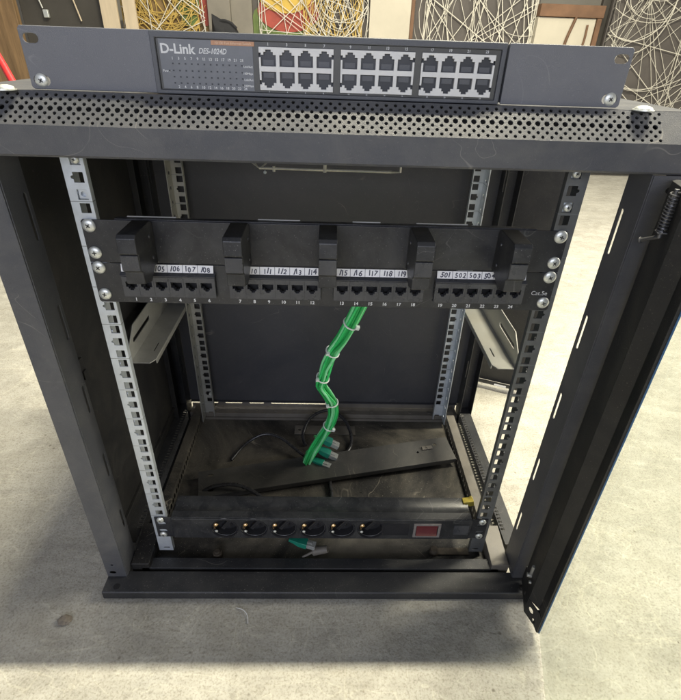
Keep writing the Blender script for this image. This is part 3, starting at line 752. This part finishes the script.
# ------------------------------------------------------------------ green cable bundle
cb = thing('cable_bundle', (-20, 175, ZF), 'bundle of bright green network cables tied with white zip ties, hanging behind the jacks', 'cable bundle')
core = [(45,34,392),(42,58,362),(24.5,80,303),(11,98,268),(2,112,236),(-3,120,208),(-7,130,184),(2,140,160),(11,150,136),(13.5,158,108),(7,166,72),(-7,174,36),(-20,177,6),(-31,176,-22)]
cp = smooth_path(core, 6)
frames = []
u = X.copy()
for i, q in enumerate(cp):
    t = (cp[min(i+1,len(cp)-1)]-cp[max(i-1,0)]).normalized(); u = (u - t*u.dot(t)).normalized(); frames.append((q, u.copy(), t.cross(u)))
nC = 14; N_ = len(cp)
for c in range(nC):
    r = 6.7 if c < 9 else 2.8; ph = 2*PI*c/9 if c < 9 else 2*PI*c/5
    pts = []
    for i, (q, u_, w_) in enumerate(frames):
        f = i/(N_-1); tw = ph + 1.6*f*math.sin(f*3) + .25*math.sin(f*17+c*1.7)
        rr = r*(1+.12*math.sin(f*23+c*2.1))
        pts.append(q + u_*rr*math.cos(tw) + w_*rr*math.sin(tw))
    MB().tube(pts, 1.95, 8).build('cable', M['greenl'] if c % 3 == 1 else (M['greend'] if c % 3 == 2 else M['green']), cb, smooth=True)
def ring_at(z):
    i = min(range(N_), key=lambda k: abs(frames[k][0].z - z)); return i
for z, ph in ((322,0),(262,2.4),(203,2.9),(136,2.2),(70,.4)):
    i = ring_at(z); q, u_, w_ = frames[i]; tt = u_.cross(w_)
    b = MB(); n = 24
    tl = (w_*.35*0 + tt)
    pts = [q + u_*9.5*math.cos(2*PI*k/n) + w_*9.5*math.sin(2*PI*k/n) + tt*(1.6*math.cos(2*PI*k/n)) for k in range(n+1)]
    b.tube(pts, 1.25, 6); b.obox(q + (u_*math.cos(ph)+Vector((0,-1,0))*.8).normalized()*10.8, u_, w_, tt, 2.4, 2.2, 2.6)
    b.build('zip_tie', M['tie'], cb, bevel=.3)
# teal plugs at the bottom end of the bundle
def plug(parent, p, d, sc=1, clear=True):
    d = Vector(d).normalized(); side = d.cross(Z).normalized(); up = side.cross(d)
    b = MB(); p = Vector(p)
    ring = lambda h, a, c_: [p + d*h + side*a*i + up*c_*j for i, j in ((-1,-1),(1,-1),(1,1),(-1,1))]
    vs = []; prof = [(-16,3.2,2.6),(-8,4.2,3.4),(0,6.2,4.8),(8,6.6,5.4),(14,6.6,5.4)]
    for h, a, c_ in prof: vs += ring(h*sc, a*sc, c_*sc)
    fs = [(0,3,2,1)] + [(k*4+i, k*4+(i+1)%4, k*4+4+(i+1)%4, k*4+4+i) for k in range(4) for i in range(4)] + [(16,17,18,19)]
    b.add(vs, fs); o = b.build('plug_boot', M['teal'], parent, bevel=1)
    b = MB(); b.obox(p + d*20*sc, d, side, up, 7.5*sc, 5.6*sc, 3.8*sc); b.obox(p + d*17*sc + up*4.6*sc, d, side, up, 5*sc, 2*sc, .5*sc)
    b.build('plug_tip', M['clear'], o, bevel=.5)
plug(cb, (0,206,6), (.82,-.1,-.42), 1.08); plug(cb, (-3,192,-9), (.85,-.2,-.34), 1.08); plug(cb, (-14,178,-22), (.9,-.35,-.12), 1.0)
b = MB()
for e, st in (((-16,206,13),(-10,178,32)),((-19,194,-2),(-16,178,20)),((-30,182,-19),(-24,178,8))):
    b.tube(smooth_path([st, Vector(st)*.5+Vector(e)*.5+Vector((-4,4,0)), e], 5), 2.3, 8)
b.build('cable_tail', M['green'], cb, smooth=True)

# ------------------------------------------------------------------ loose parts inside
# thin blanking plate lying across the floor
lp = thing('blanking_plate', (15, 185, ZF), 'long dark blanking plate lying loose across the dusty cabinet floor', 'metal plate')
ang = math.radians(11); T2 = Matrix.Translation((12,170,-24)) @ Matrix.Rotation(ang, 4, 'Z') @ Matrix.Rotation(math.radians(-1.2), 4, 'Y') @ Matrix.Rotation(math.radians(7), 4, 'X')
b = MB(T2); b.plate(rect(-232,232,-27,27), [circle(203,12,3.6,16), circle(166,0,2.4,12), slot(-216,-206,-18,-13), slot(-216,-206,13,18)], 1.8, (0,0,0), X, Y)
b.box(-232,232,-27,-25.4,-9,-.1); b.box(-232,232,25.4,27,-9,-.1)
b.build('plate', M['bar'], lp, bevel=.4)
b = MB(T2); b.box(176,196,2,10,2,4.4); b.cyl((186,6,4.4),(186,6,6.4),2.4,n=12); b.build('clip', M['greybar'], lp, bevel=.5)
# black cords
def cord(pts, r, name, label, m='cord'):
    o = MB().tube(smooth_path(pts, 8), r, 10).build(name, M[m], None, smooth=True); return tag(o, label, 'cable', 'loose black cables inside the cabinet')
c1 = cord([(-172,196,ZF+3),(-150,232,ZF+10),(-118,246,ZF+22),(-88,240,ZF+22),(-60,222,ZF+14),(-38,205,ZF+8),(-10,196,ZF+4)], 2.9, 'black_cable', 'thin black cord arching over the floor to the left of the green cables')
c2 = cord([(-212,112,ZF+6),(-186,118,ZF+18),(-150,118,ZF+22),(-118,108,ZF+16),(-92,92,ZF+6),(-70,70,ZF+3)], 3.2, 'black_cable', 'thin black cord just behind the left end of the power strip')
loop = [(-36,236,ZF+4),(-42,262,ZF+10),(-28,296,ZF+24),(4,312,ZF+30),(36,300,ZF+22),(52,268,ZF+10),(50,232,ZF+4),(30,200,ZF+3.6),(12,150,ZF+4),(14,110,ZF+4),(10,70,ZF+4)]
c3 = cord(loop, 3.4, 'black_cable', 'thick black cord looping on the floor behind the green cable ends')
# plugs poking out under the power strip
fp_ = thing('cable_end', (-30, 0, ZF), 'teal plug and grey cable ends poking out below the power strip', 'cable end')
plug(fp_, (-36,2,-14), (.9,-.2,-.1), .95)
b = MB(); b.cyl((-14,-4,-28),(8,-6,-20),7,5.5,14).cyl((-30,-10,-34),(-14,-8,-24),1.8,2.2,10); b.build('grey_tip', M['greybar'], fp_, bevel=1)
b = MB(); b.tube(smooth_path([(-30,30,-10),(-42,18,-6),(-46,6,-12)],5),2.4,8); b.build('cable_tail', M['green'], fp_, smooth=True)
o = MB(); o.obox((218,30,44),(X*.9+Z*.2).normalized(),Y,(Z*.9-X*.2).normalized(),8,5,5)
o.cyl((210,30,40),(224,34,50),3,n=10); tag(o.build('cable_tag', M['yellow'], None, bevel=1.4), 'small yellow tag beside the right rail above the power strip', 'tag')

def grit(name, n, fn, rng, m, label):
    b = MB(); rd_ = random.Random(n)
    for _ in range(n):
        x, y, z = fn(rd_); q = rng[0] + (rng[1]-rng[0])*rd_.random()**3
        c = [Vector((x+rd_.uniform(-1,1)*q, y+rd_.uniform(-1,1)*q, z+(.1 if k < 3 else q*rd_.uniform(.4,.9)))) for k in range(5)]
        b.add(c, [(0,1,3),(1,2,4),(0,2,3),(1,3,4),(2,3,4),(0,1,2)])
    return tag(b.build(name, m, None), label, 'grit', kind='stuff')
grit('plate_grit', 260, lambda q: (q.triangular(-230,235,160), q.uniform(20,315), ZF), (.4,2.0), M['greybar'], 'pale dust grit scattered over the floor inside the cabinet')
grit('floor_grit', 500, lambda q: (q.uniform(-650,800), q.uniform(-230,500) if q.random() < .5 else q.uniform(-230,-72), ZG), (.3,1.6), M['stone'], 'fine grit scattered on the concrete around the cabinet')
# crumb of concrete and a white thread on the floor
b = MB(); bm = bmesh.new(); bmesh.ops.create_icosphere(bm, subdivisions=3, radius=1)
for v in bm.verts: v.co *= 1 + random.uniform(-.18,.18)
b.add([(-344+v.co.x*9, -100+v.co.y*7, ZG+2+v.co.z*3.2) for v in bm.verts], [tuple(v.index for v in f.verts) for f in bm.faces]); bm.free()
tag(b.build('concrete_crumb', M['stone'], None, smooth=True), 'small brown crumb stuck to the floor left of the cabinet base', 'debris')
tag(MB().tube(smooth_path([(-118,-82,ZG+1),(-108,-86,ZG+2),(-101,-94,ZG+2),(-99,-104,ZG+1)],6), .45, 5).build('thread', M['white'], None), 'short curved white thread on the floor in front of the cabinet', 'thread')

# ------------------------------------------------------------------ removed side panel standing behind on the right
sp = thing('removed_panel', (430, 470, ZG), 'removed black steel side panel standing upright behind the cabinet on its right', 'metal panel')
p0 = Vector((300, 486, 0)); p1 = Vector((440, 428, 0)); e = (p1-p0).normalized(); nrm = Vector((e.y, -e.x, 0)); ln = 172
T3 = Matrix(((e.x, nrm.x, 0, p0.x), (e.y, nrm.y, 0, p0.y), (0,0,1,0), (0,0,0,1)))
b = MB(T3); b.plate([(-150,-28),(ln,-28),(ln,540),(-150,540)], [], 1.4, (0,0,0), X, Z)
b.box(-150,ln,.2,14,-30,-28.4); b.box(-150,ln,.2,14,538,540); b.box(-150,-148.5,.2,14,-28,538); b.box(ln-1.5,ln,.2,14,-28,538)
b.build('sheet', M['inner'], sp, bevel=.4)
b = MB(T3); b.box(100,126,14.1,14.8,-29,-25); b.build('slot_highlight', M['paper'], sp)  # white strip painted as the highlight at the flange slot
b = MB(T3)
for s_ in (-140, ln-10): b.box(s_, s_+8, -2, 16, ZG, -30.2)
b.build('foot', M['inner'], sp, bevel=.4)

# ------------------------------------------------------------------ background: panels and pictures leaning at the far side of the room
def BX(px): return -1814.4 + 5.533*px
YBG = 2800
def board_mat(name, c, **k): return mat(name, c, k.pop('rough', .7), noise=k.pop('noise', .18), nscale=k.pop('nscale', 6), **k)
M['wood'] = board_mat('brown_rough_wood', (.20,.125,.06), noise=.55, nscale=5, stretch=(6,6,.5), bump=.5, bscale=60)
M['creamw'] = board_mat('cream_wood', (.58,.48,.34), noise=.12, nscale=7, stretch=(5,5,.6))
M['creamb'] = board_mat('cream_board', (.50,.46,.37), noise=.08)
M['greyb'] = board_mat('grey_board', (.22,.20,.165), noise=.15)
M['darkb'] = board_mat('dark_board', (.055,.05,.042), noise=.3, nscale=3)
M['black'] = board_mat('black_cloth', (.012,.012,.014), noise=.2, rough=.8)
M['brownf'] = board_mat('brown_frame', (.16,.085,.045), noise=.3, nscale=9)
M['canvasd'] = board_mat('dark_canvas', (.085,.075,.068), noise=.2)
M['canvasg'] = board_mat('gold_canvas', (.20,.13,.05), noise=.5, nscale=9)
M['strw'] = mat('white_string', (.60,.57,.49), .6, noise=.1, nscale=4)
M['stry'] = mat('yellow_string', (.50,.35,.09), .6, noise=.2, nscale=4)
M['strr'] = mat('red_paint', (.33,.06,.04), .6, noise=.2, nscale=8)
M['strg'] = mat('olive_paint', (.12,.17,.045), .6, noise=.25, nscale=8)
M['stry2'] = mat('ochre_paint', (.56,.38,.07), .6, noise=.12, nscale=8)
M['redrod'] = mat('red_plastic', (.55,.03,.03), .35, noise=.1, nscale=8)
M['wall'] = board_mat('plaster_wall', (.30,.28,.24), noise=.12, nscale=2)

def strings(b, pts_fn, n, y, w, rnd):
    for _ in range(n):
        a, c = pts_fn(rnd), pts_fn(rnd)
        a = Vector((a[0], y - rnd.uniform(0,5), a[1])); c = Vector((c[0], y - rnd.uniform(0,5), c[1]))
        if (a-c).length < 60: continue
        d = (c-a).normalized(); b.obox((a+c)/2, d, Vector((0,1,0)), d.cross(Vector((0,1,0))), (c-a).length/2, w*.2, w*rnd.uniform(.16,.32))
def arcs(b, n, cx, cz, R0, R1, y, w, rnd):
    for _ in range(n):
        r = rnd.uniform(R0, R1); ox, oz = cx + rnd.uniform(-60,60), cz + rnd.uniform(-60,60); el = rnd.uniform(.6,1.3); a0 = rnd.uniform(0,6.28); sp_ = rnd.uniform(2,6.2)
        pts = [(ox + r*math.cos(a0+sp_*k/28), y - rnd.uniform(1,4), oz + r*el*math.sin(a0+sp_*k/28)) for k in range(29)]
        b.tube(pts, w*rnd.uniform(.18,.34), 4)
def clip_picture(name, x0, x1, z0, z1, y, base, label, layers, cat='picture', frame=None, seed=1):
    t = thing(name, ((x0+x1)/2, y, z0), label, cat, 'string pictures leaning in the background')
    MB().box(x0, x1, y, y+26, z0, z1).build('canvas', base, t, bevel=3)
    rnd = random.Random(seed)
    for nm, m, fn in layers:
        b = MB(); fn(b, rnd); 
        # keep the strings within the canvas
        vs = [Vector((min(max(v.x, x0+2), x1-2), v.y, min(max(v.z, z0+2), z1-2))) for v in b.v]; b.v = vs
        b.build(nm, m, t)
    if frame:
        b = MB(); w = 22
        b.box(x0-w,x0-.5,y-14,y+28,z0,z1+w); b.box(x1+.5,x1+w,y-14,y+28,z0,z1+w); b.box(x0-.4,x1+.4,y-14,y+28,z1+.5,z1+w); b.build('frame', frame, t, bevel=2)
    return t
def box_thing(name, x0, x1, y0, y1, z0, z1, m, label, cat, part='board', bev=3):
    o = MB().box(x0,x1,y0,y1,z0,z1).build(name, m, None, bevel=bev); return tag(o, label, cat)
def ell(b, cx, cz, rx, rz, y, n=28, t=3):
    b.plate([(cx+rx*math.cos(2*PI*i/n), cz+rz*math.sin(2*PI*i/n)) for i in range(n)], [], t, (0,y,0), X, Z)

G = ZG
box_thing('wood_plank', BX(-22), BX(21), 2760, 2800, G, 1250, M['wood'], 'rough brown wooden plank at the far left of the background', 'plank')
b = thing('dark_cupboard', (BX(62), 2850, G), 'dark grey-brown cupboard behind the left ear of the switch', 'cupboard')
MB().box(BX(22), BX(102), 2810, 3000, G, 1300).build('door_leaf', M['darkb'], b, bevel=4)
MB().tube(smooth_path([(BX(36),2800,900),(BX(42),2796,800),(BX(45),2796,742)],6),4,6).build('wire', M['zincd'], b, smooth=True)
MB().box(BX(45),BX(50),2785,2805,700,738).build('padlock', M['screw'], b, bevel=4)
MB().tube([(BX(70),2800,920),(BX(80.5),2795,690)],4,6).build('rod', M['creamw'], b)
o = MB().obox((BX(111.5),2770,500),(X+Z*.0),Y,Z,44,10,560).build('wooden_board', M['creamw'], None, bevel=2); tag(o, 'wider cream wooden slat leaning left of the golden picture', 'board', 'cream slats by the golden picture')
o = MB().obox((BX(131.5),2765,480),X,Y,Z,33,10,540).build('wooden_board', M['creamw'], None, bevel=2); tag(o, 'narrower cream wooden slat against the golden picture edge', 'board', 'cream slats by the golden picture')
x0, x1 = BX(119), BX(206)
def rp(x0,x1,z0,z1): return lambda r: r.choice([(r.uniform(x0,x1), z0 if r.random()<.5 else z1), (x0 if r.random()<.5 else x1, r.uniform(z0,z1))])
clip_picture('string_picture', x0, x1, G+200, 1150, 2830, M['canvasg'], 'golden string picture with a green oval, behind the left of the switch',
 [('red_patch', M['strr'], lambda b, r: ell(b, x1-20, 880, 60, 190, 2829)),
  ('green_patch', M['strg'], lambda b, r: ell(b, BX(186), 800, 62, 120, 2826)),
  ('yellow_strings', M['stry'], lambda b, r: (strings(b, rp(x0+10,x1-60,500,1100), 110, 2820, 9, r), arcs(b, 22, BX(160), 800, 60, 260, 2812, 6, r))),
  ('white_strings', M['strw'], lambda b, r: strings(b, rp(x0+10,x1-20,500,1100), 22, 2808, 7, r))], seed=3)
box_thing('grey_board', BX(206), BX(228), 2790, 2815, G, 1200, M['greyb'], 'grey board between the golden picture and the colourful picture', 'board')
box_thing('cream_board', BX(228), BX(249), 2815, 2840, G, 1180, M['greyb'], 'narrow taupe board just left of the colourful picture', 'board')
b = MB(); bm = bmesh.new(); bmesh.ops.create_icosphere(bm, subdivisions=3, radius=1)
for v in bm.verts: v.co *= 1 + .16*math.sin(v.co.x*7+v.co.z*5)+random.uniform(-.05,.05)
b.add([(BX(222)+v.co.x*96, 2700+v.co.y*50, 560+v.co.z*(175 if v.co.x < .2 else 150)) for v in bm.verts], [tuple(v.index for v in f.verts) for f in bm.faces]); bm.free()
bgb = thing('black_bag', (BX(222),2700,G), 'black bag standing on a stool in front of the grey boards', 'bag')
b.build('sack', M['black'], bgb, smooth=True); MB().tube(smooth_path([(BX(214),2690,690),(BX(222),2690,712),(BX(230),2690,705),(BX(236),2690,680)],5),9,6).build('handle', M['black'], bgb, smooth=True)
st = thing('stool', (BX(222),2700,G), 'small dark stool under the black bag', 'stool')
MB().box(BX(222)-110,BX(222)+110,2620,2780,370,400).build('seat', M['darkb'], st, bevel=3)
for sx in (-1,1):
    for sy in (-1,1): MB().cyl((BX(222)+sx*95,2700+sy*65,G),(BX(222)+sx*85,2700+sy*60,369),14,n=10).build('leg', M['darkb'], st)
x2, x3 = BX(249), BX(366)
clip_picture('string_picture', x2, x3, G+150, 1180, 2830, M['canvasd'], 'colourful string picture with a yellow oval over red and green patches',
 [('green_patch', M['strg'], lambda b, r: ell(b, BX(278), 690, 190, 130, 2829)), ('red_patch', M['strr'], lambda b, r: ell(b, BX(285), 770, 170, 95, 2825)),
  ('yellow_patch', M['stry2'], lambda b, r: ell(b, BX(282), 850, 150, 88, 2821)),
  ('yellow_strings', M['stry'], lambda b, r: strings(b, rp(BX(300),x3-40,450,1150), 110, 2816, 6, r)),
  ('white_strings', M['strw'], lambda b, r: (strings(b, rp(x2+40,x3-10,450,1150), 60, 2812, 6, r), arcs(b, 20, BX(335), 780, 60, 240, 2806, 6, r)))], seed=5)
box_thing('cream_board', BX(366), BX(407), 2795, 2825, G, 1300, M['creamb'], 'wide plain cream board between the colourful picture and the dark one', 'board')
box_thing('brown_strip', BX(407), BX(410.5), 2790, 2830, G, 1300, M['brownf'], 'thin brown strip along the right edge of the wide cream board', 'strip')
x4, x5 = BX(411), BX(536)
clip_picture('string_picture', x4, x5, G+120, 1200, 2840, M['canvasd'], 'dark string picture with crossing white lines in the middle right of the background',
 [('white_strings', M['strw'], lambda b, r: (strings(b, rp(x4+60,x5-10,350,1250), 95, 2830, 7, r), arcs(b, 18, BX(520), 820, 180, 560, 2822, 7, r)))], seed=8)
cc = thing('cream_crate', (BX(566), 2800, G), 'cream plywood crate with brown frame and cracks, above the right ear of the switch', 'crate')
MB().box(BX(535),BX(594),2790,2900,G,790).build('side', M['creamb'], cc, bevel=3)
b = MB(); b.box(BX(535),BX(600),2778,2905,792,850); b.box(BX(594.2),BX(599),2778,2905,G,790); b.build('frame', M['brownf'], cc, bevel=3)
b = MB(); b.tube(smooth_path([(BX(561),2786,560),(BX(566),2784,640),(BX(568),2784,700),(BX(573),2784,800)],6),8,6).tube(smooth_path([(BX(583),2786,600),(BX(586),2784,680),(BX(586),2784,760)],6),6,6)
b.build('crack', M['brownf'], cc)
box_thing('dark_gap', BX(600), BX(613), 2830, 2860, G, 1250, M['darkb'], 'dark strip standing for the shaded gap between the crate and the white string picture on the right', 'gap')  # dark strip paints the shade of an open gap
x6, x7 = BX(598), BX(735)
def R6(r): 
    return r.choice([(r.uniform(x6,x7), r.choice((250,1250))), (r.choice((x6+10,x7)), r.uniform(250,1250))])
t6 = clip_picture('string_picture', BX(606), x7, G+40, 1250, 2780, M['canvasd'], 'large dark picture netted with white string loops at the right edge',
 [('white_strings', M['strw'], lambda b, r: (strings(b, R6, 85, 2770, 6, r), arcs(b, 16, BX(655), 640, 220, 620, 2760, 6, r), arcs(b, 8, BX(640), 930, 60, 300, 2756, 8, r)))], seed=11)
# red rod resting on the plank
rr_ = MB(); rr_.cyl((-372,560,300),(-392,560,560),7,7,12).cyl((-392,560,560),(-425,560,640),7,3,12)
# back wall
o = MB().box(-7000,7000,3600,3700,ZG,3200).build('wall', M['wall'], None); tag(o, kind='structure')

# ------------------------------------------------------------------ camera (solved from the rack's hole pitch)
R = [[0.9993829880922965, -0.016887825205716845, 0.030796825673006883], [0.01727146332650073, -0.5271960633201336, -0.849568129919098], [0.03058332333599083, 0.8495758425117167, -0.5265790996176656]]
cam = bpy.data.cameras.new('Camera'); co = bpy.data.objects.new('Camera', cam); col.objects.link(co)
Rm = Matrix((R[0], [-a for a in R[1]], [-a for a in R[2]])).transposed()
co.matrix_world = Matrix.Translation(Vector((-0.7356, -476.265, 623.049))*S) @ Rm.to_4x4()
cam.sensor_fit = 'VERTICAL'; cam.sensor_height = 24; cam.lens = 492.1087/700*24
cam.clip_start = .01; cam.clip_end = 60
scene.camera = co
def camray(px, py, y):
    d = Vector(((px-340.5)/492.109, (py-350)/492.109, 1)); d = Vector([sum(R[k][i]*d[k] for k in range(3)) for i in range(3)])
    C = Vector((-.7356,-476.265,623.049)); return C + d*((y-C.y)/d.y)
q0, q1, q2 = camray(14,84,420), camray(4,66,440), camray(-8,46,460)
rd = thing('red_handle', (q0.x, 420, G), 'red handle of a tool leaning behind the cabinet at the far left', 'tool')
MB().cyl(q0 + (q0-q1)*8, q0, 3.5, 3.5, 12).build('shaft', M['zincd'], rd, smooth=True)
MB().tube([q0, q1, q2, q2+(q2-q1)*2], 5.5, 12).build('grip', M['redrod'], rd, smooth=True)

# ------------------------------------------------------------------ light
w = bpy.data.worlds.new('World'); scene.world = w; w.use_nodes = True
nt = w.node_tree; bgn = nt.nodes['Background']
tc = nt.nodes.new('ShaderNodeTexCoord'); sx_ = nt.nodes.new('ShaderNodeSeparateXYZ'); nt.links.new(tc.outputs['Generated'], sx_.inputs[0])
rp_ = nt.nodes.new('ShaderNodeValToRGB'); mr = nt.nodes.new('ShaderNodeMapRange'); nt.links.new(sx_.outputs[0], mr.inputs[0])
mr.inputs[1].default_value = -1; mr.inputs[2].default_value = 1; nt.links.new(mr.outputs[0], rp_.inputs[0])
rp_.color_ramp.elements[0].color = (.80,.85,1.0,1); rp_.color_ramp.elements[1].color = (1.0,.95,.84,1)
nt.links.new(rp_.outputs[0], bgn.inputs[0]); bgn.inputs[1].default_value = .265
def area(name, loc, target, sx, sy, power, colr):
    l = bpy.data.lights.new(name, 'AREA'); l.shape = 'RECTANGLE'; l.size = sx; l.size_y = sy; l.energy = power; l.color = colr
    o = bpy.data.objects.new(name, l); col.objects.link(o); o.location = loc
    o.rotation_euler = (Vector(target)-Vector(loc)).to_track_quat('-Z', 'Y').to_euler(); return o
tube = area('ceiling_tube', (.55, .335, 2.6), (.3, .1, 0), .95, .045, 168, (1.0,.93,.72))
tube.rotation_euler = (0, 0, 0)
area('front_fill', (-.35, -3.0, 1.35), (0, 0, .35), 2.0, 1.0, 42, (.80,.84,1.0))  # unseen fill light added from the camera side
area('right_fill', (2.3, .75, 1.5), (.2, .2, 0), 1.0, 1.2, 62, (1.0,.95,.82))  # unseen soft light added to brighten the inside through the open right side
area('far_lamp', (0, 1.6, 2.8), (0, 2.8, .5), 3, .6, 30, (1.0,.95,.85))
scene.view_settings.view_transform = 'Standard'; scene.view_settings.look = 'None'
scene.view_settings.exposure = 0; scene.view_settings.gamma = 1
scene.cycles.max_bounces = 8; scene.cycles.use_denoising = True
